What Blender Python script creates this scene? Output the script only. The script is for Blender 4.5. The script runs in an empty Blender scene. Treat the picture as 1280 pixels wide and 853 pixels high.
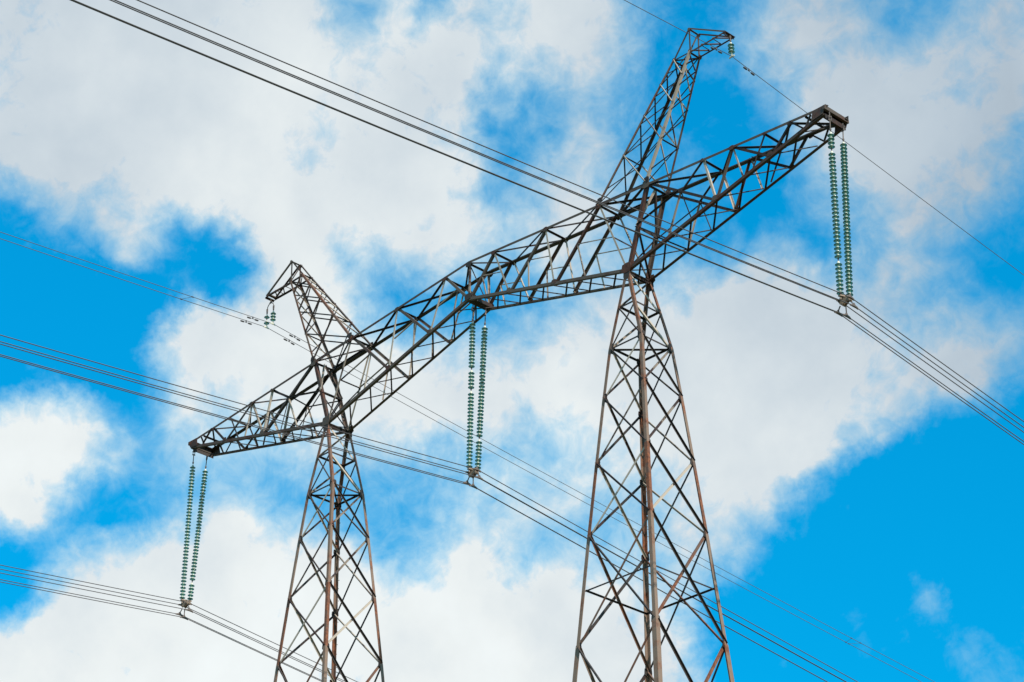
import bpy, bmesh, math, random
from mathutils import Vector, Matrix

random.seed(7)
scene = bpy.context.scene
COL = scene.collection
R = math.radians
S = 1.4583                      # survey units -> metres


def G(x, y, z):
    """Survey coordinates (x along the crossarm, y along the line, z up) -> metres."""
    return Vector((S * x, S * y, S * (z - 1.7) + 1.75))


# ------------------------------------------------------------------ camera
cam_data = bpy.data.cameras.new('camera')
cam = bpy.data.objects.new('camera', cam_data)
COL.objects.link(cam)
cam_data.sensor_width = 36.0
cam_data.lens = 81.55
cam_data.clip_start = 0.1
cam_data.clip_end = 9000.0
AZ, PITCH, ROLL = -0.798023924, 0.504963204, -0.00587906631
fwd = Vector((math.sin(AZ) * math.cos(PITCH), math.cos(AZ) * math.cos(PITCH), math.sin(PITCH)))
rgt = Vector((math.cos(AZ), -math.sin(AZ), 0.0))
upv = rgt.cross(fwd)
r2 = rgt * math.cos(ROLL) + upv * math.sin(ROLL)
u2 = -rgt * math.sin(ROLL) + upv * math.cos(ROLL)
M3 = Matrix((r2, u2, -fwd)).transposed()
cam.matrix_world = Matrix.Translation(G(38.5898315, -36.4324249, 1.7)) @ M3.to_4x4()
scene.camera = cam

# ------------------------------------------------------------------ exposure
scene.view_settings.view_transform = 'Standard'
scene.view_settings.look = 'None'
scene.view_settings.exposure = 0.0
scene.view_settings.gamma = 1.0
scene.view_settings.use_curve_mapping = False

# ------------------------------------------------------------------ sky and sun
SUN_AZ, SUN_EL = R(104.0), R(43.0)      # azimuth measured from +Y towards +X

SKY_COV = [
    '9999999999999999999999999999999999999993822211111111182937444444',
    '9999999999999999999999999999999999999993832411111111182836434445',
    '9999999996979798989899999999999999999993832609090908122440405051',
    '9999999890929394949596979798989999999993842804030302031340315350',
    '8689969795949494949495959697989999999994842800000021070434133333',
    '3035709999999999999999999999999999999794842202000027143903092722',
    '0000308995999999999999999695999999988885772505000007045000000000',
    '0802125287999999999999997773999491937572674617020000000500000000',
    '5146513664728798959284854955937358745858706948190000000000000000',
    '8279973422305485816842413549737468665257778074490500000000000000',
    '9999825526264159584837363643597072665866788988763909000000000000',
    '9697889258415754505152514849546264666874829597937924080100000000',
    '8487989865476665616367696457505561687683909699999575612507050100',
    '5366766742396774767577848379727274788387909699999993857445361820',
    '0715191208407685909294999996888888899091929799999995898888815454',
    '0000000000529395969898959692858587909295999999999995888786846859',
    '0000000000559499999997877976717378858691999999999996887772655547',
    '0000000000168492959897774844435060677587949799999995826753423336',
    '0001030210072434759592633333242937485874748494989272676349341717',
    '0009213857370304649589616471625454616162485363776238536753432319',
    '1228516180562533809691798887807273807259373032443833497274674431',
    '4157727783837478959899999995847278877559382822202745617280746246',
    '7582888991939296989494979995815868827657372920153060778791867764',
    '8896999999989898958283949895855153707551353220153675919999938473',
    '8996999999999999958379929795874642587447302718214484959999938678',
    '9097999999999999989482929795874335466847251813295291989797928784',
    '9098999999999999999984899594895142496852251418406487888689898888',
    '8795989999999999999983839193957771747764311427527886797676788383',
    '8290969998979796969677758582938688888269351427527480766955607577',
    '8288959897959492919067638057807288887965361522496874736644517277',
    '8289969897959392908962577644736488887864371519486774746746497077',
    '8390979896959392908961567544736488887864381617466773746748476877',
    '8490979896959392908859557545736488887965391715456673756850456577',
    '8491989896959392908858557445726488887966401713446572756952446377',
]
SKY_BRT = [
    '9292929292939393939393939494949493929190898887858483818079777777',
    '9292929292939393939393939494949493929190898887858483818079777777',
    '9292929292939393939393939494949493929190898887858483818079787777',
    '9292929292939393939393939494949493929190898887858483818079777777',
    '9292929292929393939393939393939493929190898886858482818078777676',
    '9292929292929292939393939393939393919089888786858482817978767575',
    '9292929292929292929292929292929292919089888786858382807977767575',
    '9292929292929292929292929292929291919089888786858382807877757474',
    '9191919292929292929292929292919191908988878686848381807876757373',
    '9191919191929292929291919191919190908988878685848381797876747372',
    '9191919191919191919191919191909090898887878685848281797775747272',
    '9191919191919191919191919090909089898887868685848280797775737171',
    '8990909090919191919191909090898989888787868585848280787674727070',
    '8888898989909090919090909089898988888786858584838179777573716969',
    '8686878888898990909090898989898888878686858483828078767472706867',
    '8585868787888989908989898988888887878685848382828078767472696766',
    '8384848586878888898989888888888787868584838382817977757371696665',
    '8182838485868788898888888887878786868584838281807876747270686564',
    '8081828384858687888888888787878786858483828180797775737169676563',
    '7879818283858687888887878787868686858483828180797775727068666462',
    '7778808182848586878787878686868685848382818079787674727067656361',
    '7778798182838586878786868686858585848382807978777573716967656361',
    '7778798082838486868686868685858584838281807978777573716967656362',
    '7678798081838485868686858585858584838281807877767473716967656362',
    '7678798081828485868585858585858584838280797877757472706967656462',
    '7677798081828384858585858585848484828180797776757372706867656462',
    '7677788081828384858584848484848483828180787776747371706867656462',
    '7677787980818384848484848484848483828179787675747271696866656462',
    '7677787980818283848484848484848483828079777675737270696866656462',
    '7677787980818283838383838383838383818078777674737170696766656462',
    '7677787980818283838383838383838383818078777574737170696766656463',
    '7677787980818283838383838383838383818078777574737170696866656463',
    '7677787980818283838383838383838383818078777674737170696866656463',
    '7677787980818283838383838383838383818078777674737170696867656463',
]


world = bpy.data.worlds.new('World')
scene.world = world
world.use_nodes = True
nt = world.node_tree
nt.nodes.clear()


def wn(kind, **kw):
    n = nt.nodes.new(kind)
    for k, v in kw.items():
        setattr(n, k, v)
    return n


def wmath(op, a, b=None, c=None, clamp=False):
    n = wn('ShaderNodeMath', operation=op)
    n.use_clamp = clamp
    for i, v in enumerate((a, b, c)):
        if v is None:
            continue
        if isinstance(v, (int, float)):
            n.inputs[i].default_value = v
        else:
            nt.links.new(v, n.inputs[i])
    return n.outputs[0]


def wmap(v, f0, f1, t0, t1, kind='LINEAR'):
    n = wn('ShaderNodeMapRange', interpolation_type=kind)
    n.clamp = True
    nt.links.new(v, n.inputs[0])
    for i, q in enumerate((f0, f1, t0, t1)):
        n.inputs[1 + i].default_value = q
    return n.outputs[0]


def wnoise(vec, scale, detail, rough, lac=2.0, dist=0.0):
    n = wn('ShaderNodeTexNoise')
    n.inputs['Scale'].default_value = scale
    n.inputs['Detail'].default_value = detail
    n.inputs['Roughness'].default_value = rough
    n.inputs['Lacunarity'].default_value = lac
    n.inputs['Distortion'].default_value = dist
    nt.links.new(vec, n.inputs['Vector'])
    return n


tc = wn('ShaderNodeTexCoord')
D = tc.outputs['Generated']
sep = wn('ShaderNodeSeparateXYZ')
nt.links.new(D, sep.inputs[0])
az = wmath('ARCTAN2', sep.outputs[0], sep.outputs[1])
el = wmath('ARCSINE', sep.outputs[2])
# wind-torn edges: the weather map is read through a turbulent offset
warp = wnoise(D, 48.0, 7.0, 0.62)
wsep = wn('ShaderNodeSeparateColor')
nt.links.new(warp.outputs['Color'], wsep.inputs[0])
az_w = wmath('ADD', az, wmath('MULTIPLY', wmath('SUBTRACT', wsep.outputs[0], 0.5), 0.030))
el_w = wmath('ADD', el, wmath('MULTIPLY', wmath('SUBTRACT', wsep.outputs[1], 0.5), 0.026))
A0, A1, E0, E1 = R(-60.5), R(-31.0), R(18.5), R(39.5)
u = wmap(az_w, A0, A1, 0.0, 1.0)
NR = len(SKY_COV)
vrow = wmath('MULTIPLY', wmath('DIVIDE', wmath('SUBTRACT', el_w, E0), E1 - E0), NR - 1.0)
acc = None
for j in range(NR):
    ramp = wn('ShaderNodeValToRGB')
    cr = ramp.color_ramp
    cr.interpolation = 'CARDINAL'
    n = len(SKY_COV[j]) // 2
    for i in range(1, n - 1):
        cr.elements.new(i / (n - 1.0))
    for i in range(n):
        c = int(SKY_COV[j][2 * i:2 * i + 2]) / 99.0
        b = int(SKY_BRT[j][2 * i:2 * i + 2]) / 99.0
        cr.elements[i].color = (c, b, 0.0, 1.0)
    nt.links.new(u, ramp.inputs[0])
    tent = wmath('SUBTRACT', 1.0, wmath('ABSOLUTE', wmath('SUBTRACT', vrow, float(j))), clamp=True)
    sc = wn('ShaderNodeVectorMath', operation='SCALE')
    nt.links.new(ramp.outputs[0], sc.inputs[0])
    nt.links.new(tent, sc.inputs['Scale'])
    if acc is None:
        acc = sc.outputs[0]
    else:
        ad = wn('ShaderNodeVectorMath', operation='ADD')
        nt.links.new(acc, ad.inputs[0])
        nt.links.new(sc.outputs[0], ad.inputs[1])
        acc = ad.outputs[0]
asep = wn('ShaderNodeSeparateXYZ')
nt.links.new(acc, asep.inputs[0])
# beyond the mapped part of the sky: broken cloud of the same kind
far_noise = wnoise(D, 5.0, 5.0, 0.55)
in_az = wmath('MULTIPLY', wmap(az, A0 - 0.05, A0, 0, 1), wmap(az, A1, A1 + 0.05, 1, 0))
in_el = wmath('MULTIPLY', wmap(el, E0 - 0.04, E0, 0, 1), wmap(el, E1, E1 + 0.04, 1, 0))
inside = wmath('MULTIPLY', in_az, in_el)
outside = wmath('SUBTRACT', 1.0, inside)
cov = wmath('ADD', wmath('MULTIPLY', asep.outputs[0], inside),
            wmath('MULTIPLY', wmath('MULTIPLY_ADD', far_noise.outputs[0], 1.6, -0.25), outside))
brt = wmath('ADD', wmath('MULTIPLY', asep.outputs[1], inside), wmath('MULTIPLY', outside, 0.85))

big = wnoise(D, 30.0, 11.0, 0.64, dist=0.4)
fine = wnoise(D, 90.0, 7.0, 0.60, dist=0.5)
dens = wmath('ADD', cov, wmath('MULTIPLY', wmath('SUBTRACT', big.outputs[0], 0.5), 0.70))
dens = wmath('ADD', dens, wmath('MULTIPLY', wmath('SUBTRACT', fine.outputs[0], 0.5), 0.52))
# thin parts let the blue through, thick parts close up
alpha = wmath('POWER', wmap(dens, 0.17, 0.88, 0.0, 1.0), 1.6)
# billows inside the cloud: denser lumps are a little brighter, hollows a little greyer
lump = wnoise(D, 17.0, 7.0, 0.55)
lump2 = wmap(lump.outputs[0], 0.32, 0.68, 0.93, 1.06)
lum = wmath('MULTIPLY', brt, lump2)
ccol = wn('ShaderNodeMix', data_type='RGBA')
ccol.inputs[6].default_value = (0.71, 0.86, 1.0, 1)       # grey-blue shaded cloud
ccol.inputs[7].default_value = (0.94, 0.995, 1.0, 1)      # sunlit cloud
nt.links.new(wmap(lum, 0.66, 0.93, 0.0, 1.0), ccol.inputs[0])
csc = wn('ShaderNodeVectorMath', operation='SCALE')
thin = wn('ShaderNodeMix', data_type='RGBA', blend_type='MULTIPLY')       # thin vapour scatters bluer
thin.inputs[0].default_value = 1.0
thin_c = wn('ShaderNodeMix', data_type='RGBA')
thin_c.inputs[6].default_value = (0.84, 1.10, 1.06, 1)
thin_c.inputs[7].default_value = (1, 1, 1, 1)
nt.links.new(wmap(alpha, 0.15, 0.95, 0.0, 1.0), thin_c.inputs[0])
nt.links.new(ccol.outputs[2], thin.inputs[6])
nt.links.new(thin_c.outputs[2], thin.inputs[7])
nt.links.new(thin.outputs[2], csc.inputs[0])
CLOUD_GAIN = 9.6
nt.links.new(wmath('MULTIPLY', lum, CLOUD_GAIN), csc.inputs['Scale'])

sky = wn('ShaderNodeTexSky', sky_type='NISHITA')
sky.sun_disc = False
sky.sun_elevation = SUN_EL
sky.sun_rotation = SUN_AZ
sky.altitude = 200.0
sky.air_density = 1.0
sky.dust_density = 0.3
sky.ozone_density = 3.0
tint = wn('ShaderNodeMix', data_type='RGBA', blend_type='MULTIPLY')
tint.inputs[0].default_value = 1.0
tcol = wn('ShaderNodeMix', data_type='RGBA')
tcol.inputs[6].default_value = (0.55, 0.78, 1.0, 1)         # paler towards the horizon
tcol.inputs[7].default_value = (0.006, 1.80, 2.14, 1)       # saturated cyan-blue higher up
nt.links.new(wmap(el, 0.02, 0.31, 0.0, 1.0, 'SMOOTHSTEP'), tcol.inputs[0])
nt.links.new(tcol.outputs[2], tint.inputs[7])
nt.links.new(sky.outputs[0], tint.inputs[6])

deep = wn('ShaderNodeVectorMath', operation='SCALE')      # even out the clear sky between horizon and zenith
nt.links.new(tint.outputs[2], deep.inputs[0])
nt.links.new(wmap(el, 0.34, 0.66, 0.92, 1.22), deep.inputs['Scale'])
skymix = wn('ShaderNodeMix', data_type='RGBA')
nt.links.new(alpha, skymix.inputs[0])
nt.links.new(deep.outputs[0], skymix.inputs[6])
nt.links.new(csc.outputs[0], skymix.inputs[7])
bg = wn('ShaderNodeBackground')
bg.inputs['Strength'].default_value = 0.1
nt.links.new(skymix.outputs[2], bg.inputs['Color'])
wo = wn('ShaderNodeOutputWorld')
nt.links.new(bg.outputs[0], wo.inputs['Surface'])
world.cycles.sampling_method = 'MANUAL'
world.cycles.sample_map_resolution = 512

sun_data = bpy.data.lights.new('sun', 'SUN')
sun_data.energy = 5.0
sun_data.angle = R(0.53)
sun_data.color = (1.0, 0.95, 0.87)
sun = bpy.data.objects.new('sun', sun_data)
COL.objects.link(sun)
to_sun = Vector((math.sin(SUN_AZ) * math.cos(SUN_EL), math.cos(SUN_AZ) * math.cos(SUN_EL), math.sin(SUN_EL)))
sun.rotation_euler = to_sun.to_track_quat('Z', 'Y').to_euler()
sun.location = (60, -60, 120)


# ------------------------------------------------------------------ helpers
class MB:
    """Collects shapes; build() links them as ONE mesh object."""

    def __init__(self):
        self.v, self.f, self.m = [], [], []

    def add(self, verts, faces, mi=0):
        b = len(self.v)
        self.v += [tuple(p) for p in verts]
        self.f += [tuple(b + i for i in q) for q in faces]
        self.m += [mi] * len(faces)

    def loft(self, rings, mi=0, cap=True):
        n = len(rings[0])
        vs = [p for r in rings for p in r]
        fs = []
        for k in range(len(rings) - 1):
            for i in range(n):
                j = (i + 1) % n
                fs.append((k * n + i, k * n + j, (k + 1) * n + j, (k + 1) * n + i))
        if cap:
            fs.append(tuple(range(n)))
            fs.append(tuple((len(rings) - 1) * n + i for i in range(n)))
        self.add(vs, fs, mi)

    def angle(self, p0, p1, s, t, n1, n2, mi=0, corner=None):
        """Steel angle: heel on the line p0-p1, flanges along n1 and n2."""
        d = (p1 - p0).normalized()
        a = (n1 - d * n1.dot(d)).normalized()
        b = n2 - d * n2.dot(d)
        b = (b - a * b.dot(a)).normalized()
        prof = [(0, 0), (s, 0), (s, t), (t, t), (t, s), (0, s)]
        self.loft([[p + a * x + b * y for x, y in prof] for p in (p0, p1)], mi)

    def bar(self, p0, p1, w, h, up=Vector((0, 0, 1)), mi=0):
        d = (p1 - p0).normalized()
        a = d.cross(up)
        if a.length < 1e-4:
            a = d.cross(Vector((1, 0, 0)))
        a.normalize()
        b = a.cross(d).normalized()
        prof = [(-w / 2, -h / 2), (w / 2, -h / 2), (w / 2, h / 2), (-w / 2, h / 2)]
        self.loft([[p + a * x + b * y for x, y in prof] for p in (p0, p1)], mi)

    def plate(self, pts, normal, t, mi=0):
        n = normal.normalized() * (t / 2)
        self.loft([[p - n for p in pts], [p + n for p in pts]], mi)

    def tube(self, pts, r, seg=6, mi=0):
        rings = []
        for i, p in enumerate(pts):
            d = (pts[min(i + 1, len(pts) - 1)] - pts[max(i - 1, 0)]).normalized()
            a = d.cross(Vector((0, 0, 1)))
            if a.length < 1e-4:
                a = d.cross(Vector((1, 0, 0)))
            a.normalize()
            b = a.cross(d).normalized()
            rr = r[i] if isinstance(r, (list, tuple)) else r
            rings.append([p + a * rr * math.cos(2 * math.pi * k / seg) + b * rr * math.sin(2 * math.pi * k / seg)
                          for k in range(seg)])
        self.loft(rings, mi)

    def lathe(self, prof, seg=16, mi=0, o=Vector((0, 0, 0)), cap=True):
        rings = [[o + Vector((r * math.cos(2 * math.pi * k / seg), r * math.sin(2 * math.pi * k / seg), z))
                  for k in range(seg)] for r, z in prof]
        self.loft(rings, mi, cap)

    def build(self, name, mats, parent=None, smooth=False, loc=None):
        me = bpy.data.meshes.new(name)
        me.from_pydata(self.v, [], self.f)
        if not isinstance(mats, (list, tuple)):
            mats = [mats]
        for m in mats:
            me.materials.append(m)
        for p, mi in zip(me.polygons, self.m):
            p.material_index = mi
        bm = bmesh.new()
        bm.from_mesh(me)
        bmesh.ops.recalc_face_normals(bm, faces=bm.faces)
        if smooth:
            for f in bm.faces:
                f.smooth = len(f.verts) == 4
        bm.to_mesh(me)
        bm.free()
        o = bpy.data.objects.new(name, me)
        COL.objects.link(o)
        if parent is not None:
            o.parent = parent
        if loc is not None:
            o.location = loc
        return o


def tag(o, label=None, cat=None, group=None, kind=None):
    if label:
        o['label'] = label
    if cat:
        o['category'] = cat
    if group:
        o['group'] = group
    if kind:
        o['kind'] = kind
    return o


def empty(name, loc, parent=None):
    e = bpy.data.objects.new(name, None)
    e.empty_display_size = 0.2
    COL.objects.link(e)
    e.location = loc
    if parent is not None:
        e.parent = parent
    return e


# ------------------------------------------------------------------ materials
def material(name):
    m = bpy.data.materials.new(name)
    m.use_nodes = True
    t = m.node_tree
    b = t.nodes['Principled BSDF']
    return m, t, b


def steel(name, pale, mid, rust, rust_lo, rust_hi, rough=0.62, spread=1.0):
    """Weathered painted / galvanised angle steel: every bar has its own age, with rust and flaking."""
    m, t, b = material(name)
    L = t.links.new
    geo = t.nodes.new('ShaderNodeNewGeometry')
    tcn = t.nodes.new('ShaderNodeTexCoord')
    base = t.nodes.new('ShaderNodeMix'); base.data_type = 'RGBA'
    base.inputs[6].default_value = (*mid, 1)
    base.inputs[7].default_value = (*pale, 1)
    isl = t.nodes.new('ShaderNodeMapRange')
    isl.inputs[1].default_value = 0.0; isl.inputs[2].default_value = 1.0
    isl.inputs[3].default_value = 0.5 - 0.5 * spread; isl.inputs[4].default_value = 0.5 + 0.5 * spread
    L(geo.outputs['Random Per Island'], isl.inputs[0])
    L(isl.outputs[0], base.inputs[0])
    n1 = t.nodes.new('ShaderNodeTexNoise')
    n1.inputs['Scale'].default_value = 1.6
    n1.inputs['Detail'].default_value = 8
    n1.inputs['Roughness'].default_value = 0.68
    L(tcn.outputs['Object'], n1.inputs['Vector'])
    off = t.nodes.new('ShaderNodeMath'); off.operation = 'MULTIPLY_ADD'
    off.inputs[1].default_value = 0.22; off.inputs[2].default_value = -0.11
    L(geo.outputs['Random Per Island'], off.inputs[0])
    ad = t.nodes.new('ShaderNodeMath'); ad.operation = 'SUBTRACT'
    L(n1.outputs['Fac'], ad.inputs[0]); L(off.outputs[0], ad.inputs[1])
    mr = t.nodes.new('ShaderNodeMapRange'); mr.interpolation_type = 'SMOOTHSTEP'
    mr.inputs[1].default_value = rust_lo; mr.inputs[2].default_value = rust_hi
    L(ad.outputs[0], mr.inputs[0])
    n2 = t.nodes.new('ShaderNodeTexNoise')
    n2.inputs['Scale'].default_value = 9.0
    n2.inputs['Detail'].default_value = 6
    L(tcn.outputs['Object'], n2.inputs['Vector'])
    rc = t.nodes.new('ShaderNodeValToRGB')
    rc.color_ramp.elements[0].position = 0.35
    rc.color_ramp.elements[0].color = (rust[0] * 0.45, rust[1] * 0.42, rust[2] * 0.45, 1)
    rc.color_ramp.elements[1].position = 0.68
    rc.color_ramp.elements[1].color = (*rust, 1)
    L(n2.outputs['Fac'], rc.inputs[0])
    mx = t.nodes.new('ShaderNodeMix'); mx.data_type = 'RGBA'
    L(mr.outputs[0], mx.inputs[0]); L(base.outputs[2], mx.inputs[6]); L(rc.outputs[0], mx.inputs[7])
    L(mx.outputs[2], b.inputs['Base Color'])
    rr = t.nodes.new('ShaderNodeMapRange')
    rr.inputs[3].default_value = rough - 0.1; rr.inputs[4].default_value = rough + 0.25
    L(n2.outputs['Fac'], rr.inputs[0]); L(rr.outputs[0], b.inputs['Roughness'])
    b.inputs['Specular IOR Level'].default_value = 0.35
    bump = t.nodes.new('ShaderNodeBump')
    bump.inputs['Strength'].default_value = 0.25
    bump.inputs['Distance'].default_value = 0.01
    L(n2.outputs['Fac'], bump.inputs['Height']); L(bump.outputs[0], b.inputs['Normal'])
    return m


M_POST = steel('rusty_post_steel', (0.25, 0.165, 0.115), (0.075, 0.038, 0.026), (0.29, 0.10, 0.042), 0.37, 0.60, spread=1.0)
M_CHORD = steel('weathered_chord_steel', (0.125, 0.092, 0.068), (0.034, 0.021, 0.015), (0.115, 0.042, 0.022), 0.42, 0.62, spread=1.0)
M_PALE = steel('pale_galvanised_brace', (0.52, 0.415, 0.32), (0.23, 0.17, 0.125), (0.07, 0.036, 0.025), 0.54, 0.64)
M_DARK = steel('dark_weathered_brace_and_shaded_chord', (0.065, 0.047, 0.038), (0.018, 0.014, 0.012), (0.070, 0.030, 0.018), 0.48, 0.68)


def plain(name, col, rough, metal=0.0, var=0.3, scale=14.0):
    m, t, b = material(name)
    L = t.links.new
    tcn = t.nodes.new('ShaderNodeTexCoord')
    n1 = t.nodes.new('ShaderNodeTexNoise')
    n1.inputs['Scale'].default_value = scale
    n1.inputs['Detail'].default_value = 6
    L(tcn.outputs['Object'], n1.inputs['Vector'])
    rc = t.nodes.new('ShaderNodeValToRGB')
    rc.color_ramp.elements[0].position = 0.3
    rc.color_ramp.elements[0].color = tuple(c * (1 - var) for c in col) + (1,)
    rc.color_ramp.elements[1].position = 0.7
    rc.color_ramp.elements[1].color = tuple(min(1, c * (1 + var)) for c in col) + (1,)
    L(n1.outputs['Fac'], rc.inputs[0])
    L(rc.outputs[0], b.inputs['Base Color'])
    b.inputs['Roughness'].default_value = rough
    b.inputs['Metallic'].default_value = metal
    return m


M_WIRE = plain('weathered_aluminium_wire', (0.085, 0.07, 0.066), 0.6, 0.0, 0.2, 3.0)
M_GWIRE = plain('weathered_steel_wire', (0.10, 0.085, 0.08), 0.6, 0.0, 0.2, 3.0)
M_CAP = plain('zinc_cap', (0.68, 0.63, 0.49), 0.42, 0.0, 0.15, 30.0)
M_FIT = plain('forged_fitting_steel', (0.13, 0.095, 0.075), 0.6, 0.0, 0.35, 20.0)
M_YOKE = plain('yoke_steel', (0.27, 0.18, 0.115), 0.55, 0.0, 0.3, 18.0)
M_DAMP = plain('cast_iron_weight', (0.07, 0.062, 0.06), 0.7, 0.0, 0.2, 20.0)
M_CONC = plain('concrete', (0.36, 0.35, 0.33), 0.9, 0.0, 0.15, 4.0)

M_GLASS, _t, _b = material('green_insulator_glass')
_b.inputs['Base Color'].default_value = (0.13, 0.43, 0.37, 1)
_b.inputs['Roughness'].default_value = 0.12
_b.inputs['IOR'].default_value = 1.5
_b.inputs['Transmission Weight'].default_value = 0.7
_gt = _t.nodes.new('ShaderNodeTexNoise'); _gt.inputs['Scale'].default_value = 25.0
_gc = _t.nodes.new('ShaderNodeTexCoord')
_t.links.new(_gc.outputs['Object'], _gt.inputs['Vector'])
_gm = _t.nodes.new('ShaderNodeMapRange'); _gm.inputs[3].default_value = 0.06; _gm.inputs[4].default_value = 0.25
_t.links.new(_gt.outputs['Fac'], _gm.inputs[0]); _t.links.new(_gm.outputs[0], _b.inputs['Roughness'])

M_GROUND, _t, _b = material('meadow_ground')
_c = _t.nodes.new('ShaderNodeTexCoord')
_n = _t.nodes.new('ShaderNodeTexNoise'); _n.inputs['Scale'].default_value = 0.05; _n.inputs['Detail'].default_value = 10
_r = _t.nodes.new('ShaderNodeValToRGB')
_r.color_ramp.elements[0].position = 0.35; _r.color_ramp.elements[0].color = (0.045, 0.07, 0.02, 1)
_r.color_ramp.elements[1].position = 0.7; _r.color_ramp.elements[1].color = (0.12, 0.11, 0.045, 1)
_t.links.new(_c.outputs['Object'], _n.inputs['Vector']); _t.links.new(_n.outputs['Fac'], _r.inputs[0])
_t.links.new(_r.outputs[0], _b.inputs['Base Color']); _b.inputs['Roughness'].default_value = 0.95

# ------------------------------------------------------------------ ground
g = MB()
N = 24
gp = [[Vector(((i - N / 2) * 250.0, (j - N / 2) * 250.0, 0.0)) for i in range(N + 1)] for j in range(N + 1)]
g.add([p for r_ in gp for p in r_], [(j * (N + 1) + i, j * (N + 1) + i + 1, (j + 1) * (N + 1) + i + 1, (j + 1) * (N + 1) + i)
                                     for j in range(N) for i in range(N)])
tag(g.build('ground', M_GROUND), kind='structure')

# ------------------------------------------------------------------ pylon
X, Y, Z = Vector((1, 0, 0)), Vector((0, 1, 0)), Vector((0, 0, 1))
_jit = [0]


def jit():
    _jit[0] = (_jit[0] + 1) % 23
    return 0.0009 * _jit[0]


def brace(mb, p0, p1, s, n, side=1, out=False, gap=0.0, t=None, mi=0):
    """A bracing angle lying on a lattice face with outward normal n.
    out: the free flange stands outwards, otherwise it points into the lattice."""
    s = s * 0.80
    d = (p1 - p0).normalized()
    e = d.cross(n).normalized() * side
    if out and e.z > 0:
        e = -e                      # free flange along the upper edge, standing outwards
    off = n * ((gap if out else -gap) + (jit() if out else -jit()))
    a = p0 + d * 0.03 - e * (s / 2) + off
    b = p1 - d * 0.03 - e * (s / 2) + off
    mb.angle(a, b, s, t or s * 0.13, e, n if out else -n, mi)


def gusset(mb, p, n, w, h, t=0.014, u=None, off=0.0, mi=0):
    w, h = w * 0.78, h * 0.78
    u = (u or Z)
    u = (u - n * u.dot(n)).normalized()
    r_ = u.cross(n).normalized()
    p = p + n * (off + jit())
    pts = [p + r_ * x + u * y for x, y in ((-w * .5, -h * .28), (-w * .25, -h * .5), (w * .3, -h * .5), (w * .5, -h * .1),
                                           (w * .42, h * .4), (w * .1, h * .5), (-w * .38, h * .42))]
    mb.plate(pts, n, t, mi)


pylon = empty('lattice_pylon', G(0, 0, 0.5) * 1.0)
pylon.location = (0, 0, 0)
tag(pylon, 'rusty lattice steel pylon with two tapering legs, one long crossarm and two leaning peaks', 'pylon')

LX = 5.6747
YB, YT = 0.392, 0.378
ZBOT = [(0.0, 32.146), (LX, 30.591), (11.86, 32.085)]
ZTOP = [(0.0, 33.280), (4.76, 32.932), (6.382, 32.81), (12.02, 32.26)]


def lerp_tab(tab, x):
    x = abs(x)
    for (x0, z0), (x1, z1) in zip(tab, tab[1:]):
        if x <= x1:
            return z0 + (z1 - z0) * (x - x0) / (x1 - x0)
    return tab[-1][1]


def nb(x, sy):
    return G(x, sy * YB, lerp_tab(ZBOT, x))


def nt_(x, sy):
    return G(x, sy * YT, lerp_tab(ZTOP, x))


# ---- legs
RINGS = [(0.517, 0.536, 28.554), (0.649, 0.659, 27.217), (0.805, 0.803, 25.499), (0.969, 0.951, 23.641), (1.190, 1.158, 20.921),
         (1.47, 1.44, 17.3), (1.80, 1.77, 13.2), (2.2, 2.17, 8.4), (2.56, 2.53, 4.0), (2.84, 2.81, 0.62)]


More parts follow.
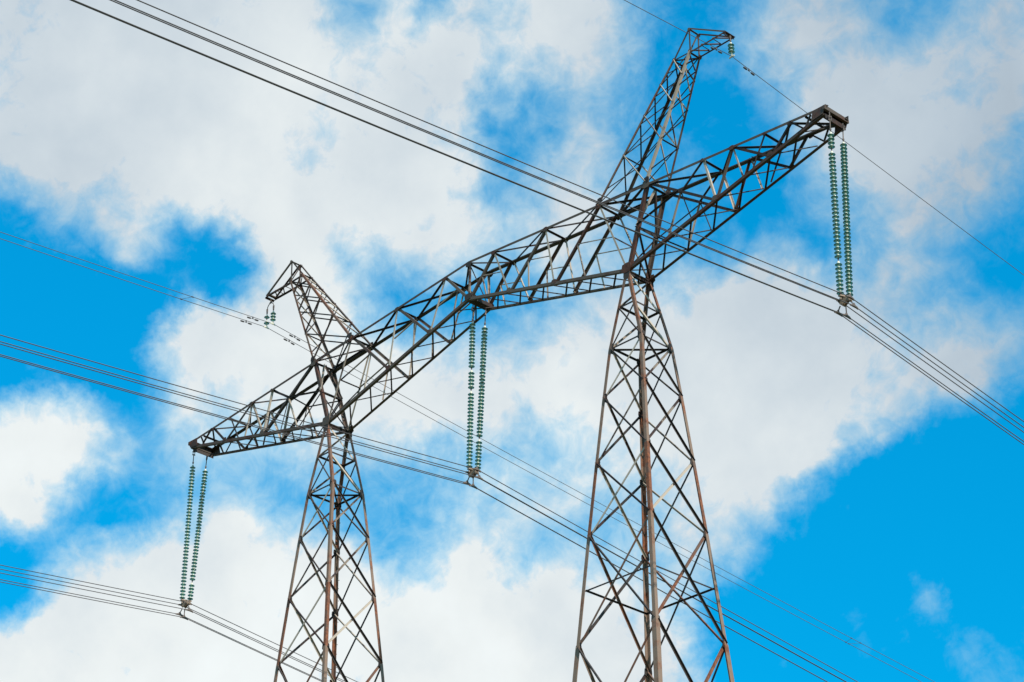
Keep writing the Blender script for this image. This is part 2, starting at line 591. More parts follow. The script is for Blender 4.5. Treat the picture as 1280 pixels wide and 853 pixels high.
def build_leg(sg):
    cx = sg * LX
    web = MB()

    def c(k, sx, sy):
        hx, hy, z = RINGS[k]
        return G(cx + sx * hx, sy * hy, z)

    def cz(k, f, sx, sy):
        return c(k, sx, sy).lerp(c(k + 1, sx, sy), f)

    def apex(sx, sy):
        return G(cx + sx * 0.035, sy * YB, 30.56)

    faces = [((-1, -1), (1, -1), -Y), ((1, -1), (1, 1), X), ((1, 1), (-1, 1), Y), ((-1, 1), (-1, -1), -X)]
    # head: from the twin apexes down to the first ring
    for a, b, n in faces:
        am, bm_ = apex(*a).lerp(c(0, *a), 0.47), apex(*b).lerp(c(0, *b), 0.47)
        brace(web, am, bm_, 0.085, n, 1, False, 0.02)
        if abs(n.y) > 0.5:
            brace(web, am, c(0, *b), 0.075, n, 1, True, 0.02)
            brace(web, bm_, c(0, *a), 0.075, n, -1, False, 0.03)
        else:
            brace(web, apex(*a), bm_, 0.095, n, 1, False, 0.025, None, 1)
            brace(web, am, c(0, *b), 0.085, n, -1, False, 0.03, None, 1)
            brace(web, apex(*a) - Z * 0.05, apex(*b) - Z * 0.05, 0.14, n, 1, False, 0.0)
    # rings with a plan diagonal
    for k in (0, 6, 8):
        for a, b, n in faces:
            brace(web, c(k, *a), c(k, *b), 0.08, n, 1, False, 0.02)
        if k == 0:
            brace(web, c(0, -1, -1), c(0, 1, 1), 0.07, Z, 1, False, 0.0)
            brace(web, c(0, 1, -1), c(0, -1, 1), 0.07, Z, 1, False, 0.02)
    # X-braced panels
    for k in range(len(RINGS) - 1):
        s = 0.080 + 0.006 * k
        for q, (a, b, n) in enumerate(faces):
            brace(web, c(k, *a), c(k + 1, *b), s, n, 1, True, 0.012)
            brace(web, c(k, *b), c(k + 1, *a), s, n, -1, False, 0.020, None, 1 if k < 3 else 2)
            if k >= 3:
                brace(web, cz(k, .5, *a), cz(k, .5, *b), 0.07, n, 1, False, 0.045)
    # gussets at the ring joints
    for k in range(len(RINGS)):
        for a, b, n in faces:
            for p, q in ((a, b), (b, a)):
                w = (c(k, *q) - c(k, *p)).normalized()
                gusset(web, c(k, *p) + w * 0.09, n, 0.22, 0.34 if k else 0.42, off=0.006)
    for sy in (-1, 1):
        gusset(web, G(cx, sy * YB, 30.52), Y * sy, 0.40, 0.72, 0.02, off=0.03)
    leg = web.build('lattice_leg', [M_DARK, M_PALE, M_POST], pylon)
    for sx in (-1, 1):
        for sy in (-1, 1):
            mb = MB()
            inx, iny = X * -sx, Y * -sy
            pts = [apex(sx, sy)] + [c(k, sx, sy) for k in range(len(RINGS))]
            sizes = [0.11] + [0.12, 0.125, 0.13, 0.14, 0.19, 0.20, 0.21, 0.22, 0.22]
            for k in range(len(pts) - 1):
                s = sizes[k]
                o_ = -(inx + iny) * (s * 0.30)
                mb.angle(pts[k] + o_, pts[k + 1] + o_, s, 0.018, inx, iny)
            if sx < 0 and sy > 0:
                # step bolts up the corner
                for k in range(1, 6):
                    p0, p1 = pts[k], pts[k + 1]
                    n = int((p0 - p1).length / 0.42)
                    for i in range(n):
                        p = p0.lerp(p1, (i + 0.5) / n) + (X * sx + Y * sy) * 0.05
                        dd = (X * -sx) if i % 2 else (Y * sy)
                        mb.bar(p, p + dd * 0.15, 0.012, 0.012)
                        mb.bar(p + dd * 0.14, p + dd * 0.14 + Z * 0.025, 0.014, 0.014)
            mb.build('corner_post', M_POST, leg)
            f = MB()
            b0 = c(len(RINGS) - 1, sx, sy)
            f.loft([[Vector((b0.x + q * h, b0.y + w * h, zz)) for q, w in ((-1, -1), (1, -1), (1, 1), (-1, 1))]
                    for h, zz in ((0.62, -0.3), (0.62, 0.12), (0.36, 0.2), (0.34, b0.z + 0.02))])
            f.build('concrete_footing', M_CONC, leg)
    return leg


for sg in (-1, 1):
    build_leg(sg)

# ---- crossarm
web = MB()


def pair(sx):
    return [(-1, -Y), (1, Y)]


for sg in (-1, 1):
    for sy, n in pair(sg):
        A, B, LG = nt_(sg * 4.76, sy), nt_(sg * 6.382, sy), nb(sg * LX, sy)
        T2, T3, MT = nt_(sg * 2.863, sy), nt_(sg * 0.937, sy), nt_(0, sy)
        B1, B2, MBn = nb(sg * 3.155, sy), nb(sg * 1.519, sy), nb(0, sy)
        K1, K2, TIP = nb(sg * 8.575, sy), nb(sg * 10.312, sy), nb(sg * 11.8, sy)
        s1, t1, s2, t2 = (nt_(sg * v, sy) for v in (8.235, 9.16, 10.17, 10.945))
        K0 = nb(sg * 7.0, sy)
        thick, light, thin = 0.125, 0.095, 0.055
        # inner bays
        for a, b in ((A, B1), (T2, B2), (T3, MBn)):
            brace(web, a, b, thick, n, 1, False, 0.02, None, 2)
        for a, b in ((A, LG), (T2, B1), (T3, B2)):
            brace(web, a, b, light, n, -1, False, 0.010, None, 1)
        if sg > 0:
            brace(web, MT, MBn, light, n, 1, False, 0.010, None, 1)
        # redundants
        for a, b, c_ in ((A, B1, LG), (T2, B2, B1), (T3, MBn, B2)):
            m = a.lerp(b, 0.5)
            brace(web, m, a.lerp(c_, 0.5), thin, n, 1, False, 0.04, None, 1)
            brace(web, m, b.lerp(c_, 0.42), thin, n, 1, False, 0.045, None, 1)
        # head of the leg
        Mn = B.lerp(LG, 0.5)
        brace(web, B, LG, 0.17, n, 1, False, 0.015, 0.016, 2)
        brace(web, A, B, 0.09, n, 1, False, 0.03)
        H = B.lerp(K1, 0.5)
        brace(web, B, K1, thick * 1.05, n, 1, False, 0.022)
        brace(web, Mn, H, 0.075, n, 1, True, 0.012)
        brace(web, s1, H, 0.07, n, 1, False, 0.035)
        brace(web, H, K0, 0.07, n, 1, False, 0.016, None, 1)
        brace(web, Mn, K0, 0.065, n, -1, False, 0.035)
        brace(web, H, K0.lerp(K1, 0.5), 0.055, n, -1, False, 0.04)
        # cantilever
        brace(web, s1, K1, 0.095, n, 1, False, 0.010, None, 1)
        brace(web, t1, K1, 0.095, n, 1, False, 0.022, None, 2 if sg > 0 else 1)
        brace(web, t1, K2, 0.11, n, -1, False, 0.012, None, 0)
        brace(web, t1, K1.lerp(K2, 0.5), 0.06, n, 1, False, 0.03, None, 1)
        brace(web, t2, K2, 0.10, n, 1, False, 0.024)
        brace(web, s2, K2.lerp(K1, 0.35), 0.055, n, 1, False, 0.04)
        brace(web, t2, nb(sg * 11.35, sy), 0.075, n, -1, True, 0.012)
        brace(web, nt_(sg * 11.55, sy), nb(sg * 11.35, sy), 0.065, n, 1, False, 0.03)
        # gussets
        for p, w, h in ((A, .42, .34), (B, .46, .40), (T2, .3, .24), (T3, .28, .22), (B1, .34, .24), (B2, .3, .24), (K1, .36, .26),
                        (K2, .3, .22), (t1, .3, .22), (t2, .26, .2), (s1, .18, .16), (s2, .16, .14)):
            up_ = -Z if p in (B1, B2, K1, K2) else Z
            gusset(web, p + up_ * -0.07, n, w, h, 0.014, up_, 0.012, 2)
        gusset(web, LG + Z * 0.08, n, 0.62, 0.50, 0.02, Z, 0.045, 2)
        gusset(web, H, n, 0.2, 0.2, 0.012, Z, -0.03)
        if sg > 0:
            gusset(web, MT - Z * 0.1, n, 0.4, 0.3, 0.016, Z, 0.012)
            gusset(web, MBn + Z * 0.1, n, 0.48, 0.34, 0.016, -Z, 0.014)
        # tip plate, broad, on both faces
        tp = [nt_(sg * 11.66, sy), nt_(sg * 12.05, sy) + Z * .05, nb(sg * 11.95, sy) - Z * .02, nb(sg * 11.6, sy)]
        web.plate([p + n * 0.05 for p in tp], n, 0.016, 2)
    # top face: cross-bracing in the inner bays, single diagonals outboard
    TX = [6.382, 4.76, 2.863, 0.937] + ([0.0] if sg > 0 else [])
    for x in TX + [8.235, 10.17, 11.4]:
        brace(web, nt_(sg * x, -1), nt_(sg * x, 1), 0.085, Z, 1, False, 0.01)
    for x0, x1 in ((4.76, 2.863), (2.863, 0.937)):
        brace(web, nt_(sg * x0, -1), nt_(sg * x1, 1), 0.085, Z, 1, False, 0.02)
        brace(web, nt_(sg * x0, 1), nt_(sg * x1, -1), 0.085, Z, 1, False, 0.035)
    brace(web, nt_(sg * 0.937, 1), nt_(0, -1), 0.08, Z, 1, False, 0.02)
    brace(web, nt_(sg * 4.76, -1), nt_(sg * 6.382, 1), 0.085, Z, 1, False, 0.02)
    brace(web, nt_(sg * 4.76, 1), nt_(sg * 6.382, -1), 0.085, Z, 1, False, 0.035)
    for x0, y0, x1 in ((6.382, -1, 8.235), (8.235, 1, 9.16), (9.16, -1, 10.17), (10.17, 1, 10.945), (10.945, -1, 11.8)):
        brace(web, nt_(sg * x0, y0), nt_(sg * x1, -y0), 0.08, Z, 1, False, 0.025)
    # cross frame above the leg: mid strut and diagonals to the middle of the top strut
    mf, mbk = (nt_(sg * 6.382, sy).lerp(nb(sg * LX, sy), 0.5) for sy in (-1, 1))
    q = nt_(sg * 6.382, -1).lerp(nt_(sg * 6.382, 1), 0.5)
    brace(web, mf, mbk, 0.14, X * sg, 1, False, 0.0, 0.016)
    brace(web, q, mf, 0.13, X * sg, 1, False, 0.0, None, 1)
    brace(web, q, mbk, 0.10, X * sg, -1, False, 0.0)
    brace(web, mf, nb(sg * LX, 1), 0.075, X * sg, 1, True, 0.0)
    brace(web, mbk, nb(sg * LX, -1), 0.075, X * sg, 1, False, 0.02)
    brace(web, nt_(sg * 4.76, -1).lerp(nb(sg * LX, -1), .5), nt_(sg * 4.76, 1).lerp(nb(sg * LX, 1), .5), 0.08, X * sg, 1, False, 0.0)
    brace(web, nt_(sg * 4.76, 1).lerp(nb(sg * LX, 1), .5), nb(sg * LX, -1), 0.065, X * sg, 1, False, 0.02)
    brace(web, nb(sg * LX, -1), nb(sg * LX, 1), 0.17, Z, 1, False, -0.02, 0.018)
    brace(web, nt_(sg * 11.9, -1), nt_(sg * 11.9, 1), 0.2, Z, 1, False, 0.0, 0.02)
    brace(web, nb(sg * 11.92, -1), nb(sg * 11.92, 1), 0.22, -Z, 1, True, 0.0, 0.02)
    web.bar(nt_(sg * 12.0, -1) - Z * 0.06 - Y * .1, nt_(sg * 12.0, 1) - Z * 0.06 + Y * .1, 0.10, 0.15, Z, 2)
    web.bar(nb(sg * 11.9, -1), nb(sg * 11.9, 1), 0.16, 0.05, Z, 2)
brace(web, nb(0.06, -1), nb(0.06, 1), 0.2, -Z, 1, False, 0.0, 0.02)
brace(web, nb(-0.06, -1), nb(-0.06, 1), 0.2, -Z, -1, False, 0.0, 0.02)
# middle cross frame
brace(web, nt_(0, -1), nb(0, 1), 0.06, X, 1, False, 0.0)
brace(web, nt_(0, 1), nb(0, -1), 0.06, X, 1, False, 0.02)
# bottom face: diagonals all leaning one way, with cross struts
x = -11.4
while x < 11.5:
    if abs(x) < 11.3 and abs(abs(x) - LX) > 0.3:
        brace(web, nb(x, -1), nb(x - 0.835, 1), 0.075, -Z, 1, True, 0.0)
        brace(web, nb(x - 0.02, -1), nb(x + 0.835, 1), 0.04, -Z, 1, False, 0.03)
    x += 0.835
arm = web.build('crossarm', [M_DARK, M_PALE, M_CHORD], pylon)

for sy in (-1, 1):
    iny = Y * -sy
    # bottom chord, kinked at the legs and at the middle
    mb = MB()
    s = 0.118
    xs = [-11.95, -LX, 0.0, LX, 11.95]
    for x0, x1 in zip(xs, xs[1:]):
        o_ = -(iny - Z * 1.0) * 0
        base = Y * sy * (s * 0.18) - Z * (s * 0.42)
        mb.angle(nb(x0, sy) + base, nb(x1, sy) + base, s, 0.018, iny, Z)
    mb.build('bottom_chord', M_CHORD, arm)
    mb = MB()
    s = 0.095
    xs = [-12.06, 0.0, 12.06]
    for x0, x1 in zip(xs, xs[1:]):
        if sy < 0:
            base = Y * sy * (s * 0.18) + Z * (s * 0.42)
            mb.angle(nt_(x0, sy) + base, nt_(x1, sy) + base, s, 0.016, iny, -Z)
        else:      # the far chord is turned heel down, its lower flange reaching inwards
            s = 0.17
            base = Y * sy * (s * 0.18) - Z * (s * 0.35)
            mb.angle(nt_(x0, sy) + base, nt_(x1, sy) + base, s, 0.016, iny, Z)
    mb.build('top_chord', M_CHORD if sy < 0 else M_DARK, arm)  # far chord gets the darker steel: its shade is painted into the colour

# ---- peaks that carry the earth wires
YP = 0.185
PE1, PE2, PA, PT = (7.308, 36.125), (7.850, 36.105), (7.858, 36.815), (9.026, 36.098)


def build_peak(sg):
    web = MB()

    def inner(f, sy):
        return G(sg * (4.76 + (PE1[0] - 4.76) * f), sy * (YT + (YP - YT) * f), 32.932 + (PE1[1] - 32.932) * f)

    def outer(f, sy):
        return G(sg * (6.382 + (PE2[0] - 6.382) * f), sy * (YT + (YP - YT) * f), 32.81 + (PE2[1] - 32.81) * f)

    def ap(sy):
        return G(sg * PA[0], sy * YP, PA[1])

    def tip(sy):
        return G(sg * PT[0], sy * YP, PT[1])

    lv = [0.0, 0.335, 0.61, 0.825, 1.0]
    for sy in (-1, 1):
        n = Y * sy
        for f0, f1 in zip(lv, lv[1:]):
            brace(web, inner(f0, sy), outer(f1, sy), 0.058, n, 1, False, 0.012)
            brace(web, outer(f0, sy), inner(f1, sy), 0.064, n, 1, True, 0.008, None, 1 if sg > 0 else 0)
        brace(web, inner(1, sy), outer(1, sy), 0.07, n, 1, False, 0.02)
        for f in lv[1:]:
            gusset(web, inner(f, sy), n, 0.12, 0.14, 0.01, off=0.004)
            gusset(web, outer(f, sy), n, 0.12, 0.14, 0.01, off=0.004)
        gusset(web, inner(0.02, sy), n, 0.32, 0.30, 0.016, off=0.03)
        gusset(web, outer(0.02, sy), n, 0.32, 0.30, 0.016, off=0.03)
    # side faces: staggered crosses
    mids = [0.10, 0.33, 0.55, 0.74, 0.90, 1.0]
    for f0, f1 in zip(mids, mids[1:]):
        brace(web, outer(f0, -1), outer(f1, 1), 0.06, X * sg, 1, True, 0.008)
        brace(web, outer(f0, 1), outer(f1, -1), 0.05, X * sg, 1, False, 0.012, None, 1)
        brace(web, inner(f0, 1), inner(f1, -1), 0.05, X * -sg, 1, False, 0.01, None, 1 if sg < 0 else 0)
        brace(web, inner(f0, -1), inner(f1, 1), 0.045, X * -sg, 1, False, 0.02)
    for fn in (inner, outer):
        brace(web, fn(1, -1), fn(1, 1), 0.065, Z, 1, False, 0.0)
        brace(web, fn(0.335, -1), fn(0.335, 1), 0.05, Z, 1, False, 0.0)
        brace(web, fn(0.0, -1), fn(0.0, 1), 0.07, Z, 1, False, 0.02)
    brace(web, inner(1, -1), outer(1, 1), 0.05, Z, 1, False, 0.01)
    pk = web.build('earthwire_peak', [M_DARK, M_PALE], pylon)
    for fn, nm in ((inner, 1), (outer, -1)):
        for sy in (-1, 1):
            mb = MB()
            s = 0.092
            inx, iny = X * (sg * nm), Y * -sy
            o_ = -(inx + iny) * (s * 0.3)
            mb.angle(fn(-0.01, sy) + o_, fn(1.015, sy) + o_, s, 0.013, inx, iny)
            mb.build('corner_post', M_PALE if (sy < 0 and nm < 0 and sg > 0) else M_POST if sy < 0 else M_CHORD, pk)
    # bracket
    br = MB()
    for sy in (-1, 1):
        n = Y * sy
        brace(br, inner(1, sy), ap(sy), 0.085, n, 1, False, 0.01)
        brace(br, outer(1, sy), ap(sy), 0.085, n, 1, False, 0.016)
        brace(br, ap(sy), tip(sy), 0.075, n, 1, False, 0.01)
        brace(br, outer(0.995, sy), tip(sy), 0.085, n, 1, False, 0.016)
        gusset(br, ap(sy) - Z * 0.05, n, 0.16, 0.16, 0.012, off=0.01)
        gusset(br, outer(1, sy), n, 0.22, 0.24, 0.012, off=0.012)
    o1 = lambda f, sy: outer(1, sy).lerp(tip(sy), f)
    brace(br, ap(-1), ap(1), 0.06, Z, 1, False, 0.0)
    brace(br, tip(-1), tip(1), 0.10, Z, 1, False, 0.0)
    brace(br, tip(-1) - X * sg * 0.1, tip(1) - X * sg * 0.1, 0.10, -Z, 1, False, 0.0)
    for f0, f1 in ((0.0, 0.3), (0.3, 0.62), (0.62, 0.9)):
        brace(br, o1(f0, -1), o1(f1, 1), 0.05, -Z, 1, False, 0.01)
        brace(br, o1(f1, 1), o1(f1, -1), 0.045, -Z, 1, False, 0.02)
    brace(br, outer(1, -1), ap(1), 0.045, X * sg, 1, False, 0.0)
    br.build('bracket', M_CHORD, pk)
    return pk


for sg in (-1, 1):
    build_peak(sg)

# ------------------------------------------------------------------ insulator strings
PITCH_D = 0.1485
NDISC = 41


def disc_mesh():
    d_ = MB()
    # glass shell: rolled rim, ribbed underside
    prof = [(0.030, 0.016), (0.062, 0.012), (0.096, 0.000), (0.117, -0.014), (0.122, -0.026), (0.118, -0.033), (0.112, -0.026),
            (0.100, -0.018), (0.094, -0.028), (0.086, -0.028), (0.080, -0.014), (0.070, -0.012), (0.064, -0.022), (0.057, -0.022),
            (0.050, -0.008), (0.026, -0.006)]
    d_.lathe(prof, 18)
    return d_


def cap_mesh():
    d_ = MB()
    prof = [(0.014, 0.108), (0.034, 0.104), (0.044, 0.088), (0.048, 0.055), (0.056, 0.036), (0.060, 0.016), (0.050, 0.012), (0.010, 0.010)]
    d_.lathe(prof, 12)
    d_.lathe([(0.046, -0.009), (0.040, -0.016), (0.018, -0.022), (0.014, -0.040), (0.020, -0.046), (0.016, -0.054)], 10)
    return d_


disc_src = cap_src = None


def insulator(top, bot, missing, label, group):
    """Cap-and-pin string hung from `top`; local -Z runs down the string."""
    global disc_src, cap_src
    e = empty('insulator_string', top)
    ax = (top - bot)
    L_ = ax.length
    e.rotation_euler = ax.to_track_quat('Z', 'Y').to_euler()
    tag(e, label, 'insulator', group)
    lead = L_ - NDISC * PITCH_D - 0.10
    f = MB()
    # shackle, clevis, links
    f.tube([Vector((0, 0, 0.10)), Vector((0.0, 0, -0.10))], 0.022, 8)
    f.bar(Vector((-0.04, 0, -0.05)), Vector((-0.04, 0, -0.24)), 0.05, 0.014, X)
    f.bar(Vector((0.04, 0, -0.05)), Vector((0.04, 0, -0.24)), 0.05, 0.014, X)
    f.tube([Vector((-0.07, 0, -0.08)), Vector((0.07, 0, -0.08))], 0.018, 8)
    f.tube([Vector((-0.07, 0, -0.22)), Vector((0.07, 0, -0.22))], 0.018, 8)
    f.tube([Vector((0, 0, -0.18)), Vector((0, 0, -lead + 0.15))], 0.020, 8)
    f.lathe([(0.012, -lead + 0.20), (0.036, -lead + 0.17), (0.036, -lead + 0.12), (0.018, -lead + 0.07)], 10)
    f.build('hanger_link', M_FIT, e)
    b_ = MB()
    zb = -lead - NDISC * PITCH_D
    b_.lathe([(0.014, zb + 0.10), (0.034, zb + 0.06), (0.034, zb + 0.0), (0.016, zb - 0.06)], 10)
    b_.tube([Vector((0, 0, zb - 0.03)), Vector((0, 0, -L_ - 0.05))], 0.02, 8)
    b_.build('socket_eye', M_FIT, e)
    for i in range(NDISC):
        z = -lead - (i + 0.5) * PITCH_D
        if disc_src is None:
            disc_src = disc_mesh().build('insulator_disc', M_GLASS, e, True)
            cap_src = cap_mesh().build('metal_cap', M_CAP, disc_src, True)
            disc_src.location = (0, 0, z)
            continue
        if i in missing:
            stub = MB()      # the glass has shattered: only the bare cap and pin are left
            stub.lathe([(0.012, 0.10), (0.026, 0.095), (0.032, 0.06), (0.026, 0.03), (0.013, 0.0), (0.012, -0.05), (0.016, -0.06)], 10)
            stub.build('broken_disc_stub', M_FIT, e, True, (0, 0, z))
            continue
        d_ = disc_src.copy(); d_.parent = e; d_.location = (0, 0, z)
        COL.objects.link(d_)
        c = cap_src.copy(); c.parent = d_; c.location = (0, 0, 0)
        COL.objects.link(c)
    return e


HZ, MH, HL = 32.0688, 32.0240, 4.7364
SW = (-0.11826, -0.0832)
phases = [
    ('right', 12.0, HZ, (-0.035, 0.285), (0.05, 0.10), (11.883, 27.116), {4, 32}, set(),
     (.1092, .00050, .1341, .00044), 'right tip of the crossarm'),
    ('middle', 0.0, MH, (0.03, 0.20), (0.05, 0.10), (-0.125, 27.097), {13, 19}, {32},
     (.1109, .00042, .1236, .00038), 'middle of the crossarm'),
    ('left', -12.0, HZ, (0.01, 0.235), (0.05, 0.10), (-12.156, 27.092), set(), {35},
     (.1133, .00040, .1195, .00043), 'left tip of the crossarm'),
]
RING = 0.233
VERT = [(54, 'uppermost'), (342, 'second from top'), (126, 'third from top'), (270, 'second from bottom'), (198, 'lowest')]
GAPTXT = {('right', 0): 'gap below fourth disc', ('right', 1): 'unbroken throughout', ('middle', 0): 'two gaps in upper half',
          ('middle', 1): 'one gap near lower end', ('left', 0): 'unbroken throughout', ('left', 1): 'one gap near lower end'}

for nm, hx, hz, ho, yo, ctr, miss_f, miss_b, wp, where in phases:
    bots = []
    for i, sy in enumerate((-1, 1)):
        top = G(hx + sy * ho[0], sy * ho[1], hz)
        bot = G(hx + SW[0] + sy * yo[0], SW[1] + sy * yo[1], hz - HL)
        bots.append(bot)
        insulator(top, bot, miss_f if i == 0 else miss_b,
                  '%s glass insulator string under the %s, %s' % ('left' if i == 0 else 'right', where, GAPTXT[(nm, i)]),
                  'long green glass insulator strings')
    # suspension yoke
    C0 = G(ctr[0], SW[1], ctr[1])
    mid = (bots[0] + bots[1]) / 2
    yk = empty('suspension_yoke', mid)
    tag(yk, 'brown steel yoke below the insulator pair at the %s' % where, 'yoke plate', 'suspension yokes')
    yb = MB()
    rel = lambda p: p - mid
    ringp = [C0 + X * (RING * S * math.cos(R(a))) + Z * (RING * S * math.sin(R(a))) for a, _ in VERT]
    d_ = (bots[1] - bots[0]).normalized()
    # plates that fan from the string ends to the clamps
    for yy, sgn in ((-0.07, -1), (0.07, 1)):
        outl = [(-0.15, 0.02), (-0.05, 0.06), (0.03, -0.02), (0.10, 0.05), (0.18, 0.0), (0.22, -0.20), (0.10, -0.15), (0.0, -0.22),
                (-0.10, -0.26), (-0.20, -0.17)]
        pts = [rel(mid) + Vector((px_, yy, pz_)) for px_, pz_ in outl]
        yb.plate(pts, Y, 0.022)
    yb.plate([rel(bots[0]) + Vector((-.05, -.06, .05)), rel(bots[0]) + Vector((.05, -.06, .05)), rel(bots[1]) + Vector((.05, .06, .05)),
              rel(bots[1]) + Vector((-.05, .06, .05))], Z, 0.05)
    for q in bots:
        yb.tube([rel(q) + Z * 0.06, rel(q) - Z * 0.08], 0.03, 8)
    yb.tube([Vector((-.2, -.1, -.1)), Vector((-.2, .1, -.1))], 0.025, 8)
    yb.tube([Vector((.18, -.1, -.12)), Vector((.18, .1, -.12))], 0.025, 8)
    yb.tube([Vector((-.08, -.1, -.19)), Vector((-.08, .1, -.19))], 0.025, 8)
    yb.build('yoke_plate', M_YOKE, yk)
    for q, p in enumerate(ringp):
        a = rel(p)
        cl = MB()
        # boat-shaped body under a keeper, hung on a link
        cl.loft([[a + Vector((w * k, yy, z0 - dz)) for w, z0 in ((-1, .02), (-1, -.035), (1, -.035), (1, .02))]
                 for yy, k, dz in ((-.20, .015, .028), (-.13, .028, .008), (-.04, .036, 0.0), (.04, .036, 0.0), (.13, .028, .008), (.20, .015, .028))])
        cl.loft([[a + Vector((w, yy, z0)) for w, z0 in ((-.022, 0), (.022, 0), (.016, hz_), (-.016, hz_))]
                 for yy, hz_ in ((-.07, .03), (-.03, .10), (.03, .10), (.07, .03))])
        # link up (or across) to the plate
        tgt = Vector((max(-0.22, min(0.2, a.x)), 0, max(-0.30, min(0.03, a.z + 0.22))))
        cl.bar(a + Vector((0, 0, .06)), tgt, 0.03, 0.03, Y)
        cl.build('wire_clamp', M_FIT, yk)
    # the five wires of the bundle
    short = "crossarm's " + {'right': 'right tip', 'middle': 'middle', 'left': 'left tip'}[nm]
    a1, b1, a2, b2 = wp
    for q, (p, (ang, word)) in enumerate(zip(ringp, VERT)):
        pts = []
        ts = [150 - 8 * i for i in range(14)] + [40 - 3 * i for i in range(11)] + [8, 6, 4.5, 3, 2, 1, .5]
        for t in sorted(set(ts), reverse=True):
            pts.append(p + Vector((0, -S * t, S * (-a1 * t + b1 * t * t))))
        pts.append(p.copy())
        for t in sorted(set(ts)):
            pts.append(p + Vector((0, S * t, S * (-a2 * t + b2 * t * t))))
        # soften the bend inside the clamp
        w = MB()
        w.tube(pts, 0.0165, 8)
        o = w.build('power_line_wire', M_WIRE, None, True)
        tag(o, 'wire %s, right of the yoke, in the bundle under %s' % (word, short), 'wire', 'bundled wires under the crossarm')

# ------------------------------------------------------------------ earth wires
GW = [
    ('right', (9.036, 35.424), (.0810, .00040, .1150, .00037), 9.026,
     'thin single earth wire passing under the tip of the right peak'),
    ('left_upper', (-8.839, 35.158), (.0884, .00036, .1068, .00039), -8.98,
     'upper of the two thin earth wires under the tip of the left peak'),
    ('left_lower', (-9.139, 35.160), (.0902, .00043, .1096, .00042), -8.98,
     'lower of the two thin earth wires under the tip of the left peak'),
]


def curve(c, wp, t):
    a, b = (wp[0], wp[1]) if t < 0 else (wp[2], wp[3])
    k = abs(t)
    return G(c[0], 0, c[1]) + Vector((0, S * t, S * (-a * k + b * k * k)))


def damper(parent, c, wp, t):
    """Stockbridge damper: clamp, messenger cable and two weights below the wire."""
    mb = MB()
    p0, p1, p2 = curve(c, wp, t - 0.17), curve(c, wp, t), curve(c, wp, t + 0.17)
    dn = Z * -0.09
    mb.bar(p1 + Z * 0.02, p1 + dn, 0.03, 0.05, Y)
    mb.tube([p0 + dn, p1 + dn, p2 + dn], 0.008, 6)
    for p, sgn in ((p0, 1), (p2, -1)):
        d_ = (p2 - p0).normalized() * sgn
        mb.tube([p + dn - d_ * 0.05, p + dn - d_ * 0.02, p + dn + d_ * 0.10, p + dn + d_ * 0.14], [0.022, 0.036, 0.036, 0.024], 10)
    return mb.build('vibration_damper', M_DAMP, parent, True)


gobj = {}
for nm, c, wp, hx, label in GW:
    ts = [120 - 8 * i for i in range(11)] + [34 - 3 * i for i in range(10)] + [5, 3, 2, 1, .5]
    far = [170, 160, 150, 140, 130] + ts
    pts = [curve(c, wp, -t) for t in sorted(set(ts), reverse=True)] + [curve(c, wp, 0)] + [curve(c, wp, t) for t in sorted(set(far))]
    w = MB()
    w.tube(pts, 0.0125, 6)
    o = w.build('earth_wire', M_GWIRE, None, True)
    tag(o, label, 'wire', 'earth wires')
    gobj[nm] = (o, c, wp)


for nm, tt in (('right', (-0.58, 0.63)), ('left_upper', (-0.74, 0.84)), ('left_lower', (-0.75, 0.87))):
    o, c, wp = gobj[nm]
    for t in tt:
        damper(o, c, wp, t)


def spacer(parent, pa, pb):
    mb = MB()
    mb.tube([pa, pb], 0.007, 6)
    d_ = (pb - pa).normalized()
    for p in (pa, pb):
        mb.bar(p - Y * 0.05, p + Y * 0.05, 0.036, 0.04)
    return mb.build('spacer', M_DAMP, parent)


up, lo = gobj['left_upper'], gobj['left_lower']
spacer(up[0], curve(up[1], up[2], -2.92), curve(lo[1], lo[2], -3.10))
spacer(up[0], curve(up[1], up[2], 26.75), curve(lo[1], lo[2], 26.80))
spacer(up[0], curve(up[1], up[2], 27.26), curve(lo[1], lo[2], 26.96))

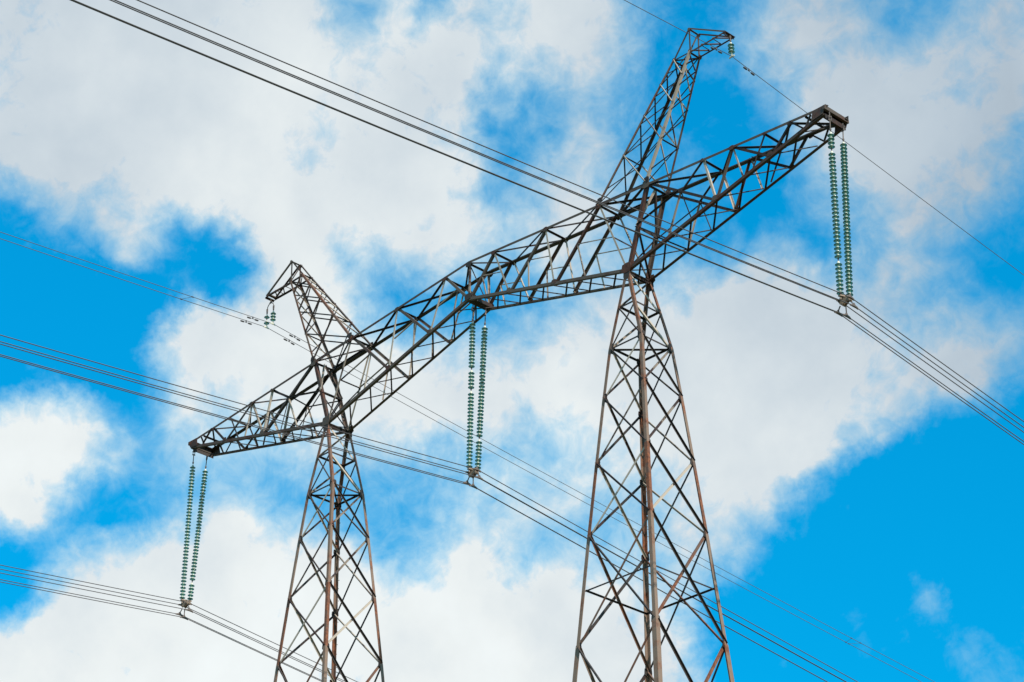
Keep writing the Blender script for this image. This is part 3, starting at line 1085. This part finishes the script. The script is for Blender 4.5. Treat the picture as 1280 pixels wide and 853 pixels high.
# short strings that carry the earth wires
def short_string(top, bot, slots, ndisc_pitch, label, group):
    e = empty('earth_wire_insulator', top)
    ax = top - bot
    L_ = ax.length
    e.rotation_euler = ax.to_track_quat('Z', 'Y').to_euler()
    tag(e, label, 'insulator', group)
    n = max(slots) + 1
    lead = L_ - n * PITCH_D - 0.14
    f = MB()
    f.tube([Vector((0, 0, 0.02)), Vector((0, 0, -lead + 0.1))], 0.016, 8)
    f.lathe([(0.012, -lead + 0.20), (0.034, -lead + 0.17), (0.034, -lead + 0.10), (0.018, -lead + 0.06)], 10)
    f.bar(Vector((-.03, 0, .02)), Vector((-.03, 0, -.12)), 0.04, 0.012, X)
    f.bar(Vector((.03, 0, .02)), Vector((.03, 0, -.12)), 0.04, 0.012, X)
    f.build('hanger_link', M_FIT, e)
    for i in range(n):
        z = -lead - (i + 0.5) * PITCH_D
        if i in slots:
            d_ = disc_src.copy(); d_.parent = e; d_.location = (0, 0, z); COL.objects.link(d_)
            c = cap_src.copy(); c.parent = d_; c.location = (0, 0, 0); COL.objects.link(c)
        else:
            stub = MB()
            stub.lathe([(0.012, 0.10), (0.026, 0.095), (0.032, 0.06), (0.026, 0.03), (0.013, 0.0), (0.012, -0.05), (0.016, -0.06)], 10)
            stub.build('broken_disc_stub', M_FIT, e, True, (0, 0, z))
    cl = MB()
    zb = -L_
    cl.tube([Vector((0, 0, zb + 0.16)), Vector((0, 0, zb + 0.03))], 0.018, 8)
    cl.loft([[Vector((w * k, yy, zb + z0 - dz)) for w, z0 in ((-1, .02), (-1, -.03), (1, -.03), (1, .02))]
             for yy, k, dz in ((-.13, .012, .015), (-.06, .024, 0), (.06, .024, 0), (.13, .012, .015))])
    for yy in (-.06, .06):
        cl.bar(Vector((0, yy * .3, zb + .12)), Vector((0, yy, zb + .01)), 0.02, 0.014, X)
    cl.build('wire_clamp', M_CAP, e)
    return e


rc = curve(gobj['right'][1], gobj['right'][2], 0)
short_string(G(9.02, 0, 36.06), rc, {0, 1, 2}, 0, 'short green glass insulator under the tip of the right peak',
             'short insulators of the earth wires')
tipL = G(-8.99, 0, 36.05)
A_, B_ = curve(up[1], up[2], 0), curve(lo[1], lo[2], 0)
hang = tipL - Z * 0.42
lk = MB()
lk.tube([tipL + Z * 0.02, tipL - Z * 0.14], 0.02, 8)
ja, jb = Vector((A_.x, 0, hang.z)), Vector((B_.x, 0, hang.z))
lk.tube([tipL - Z * 0.10, ja.lerp(tipL, .25) + X * 0.03, ja], 0.018, 8)
lk.tube([tipL - Z * 0.10, jb.lerp(tipL, .25) - X * 0.03, jb], 0.018, 8)
lk.plate([tipL - Z * 0.08 + X * 0.02, tipL - Z * 0.08 - X * 0.02, tipL - Z * 0.22 - X * 0.1, tipL - Z * 0.22 + X * 0.1], Y, 0.012)
tag(lk.build('forked_hanger', M_FIT, None), 'forked steel hanger under the tip of the left peak that splits to two small insulators', 'hanger')
short_string(ja, A_, {0, 1, 2}, 0, 'short insulator of three green discs on the right prong of the forked hanger',
             'short insulators of the earth wires')
short_string(jb, B_, {0, 2}, 0, 'short insulator of two spaced green discs on the left prong of the forked hanger',
             'short insulators of the earth wires')
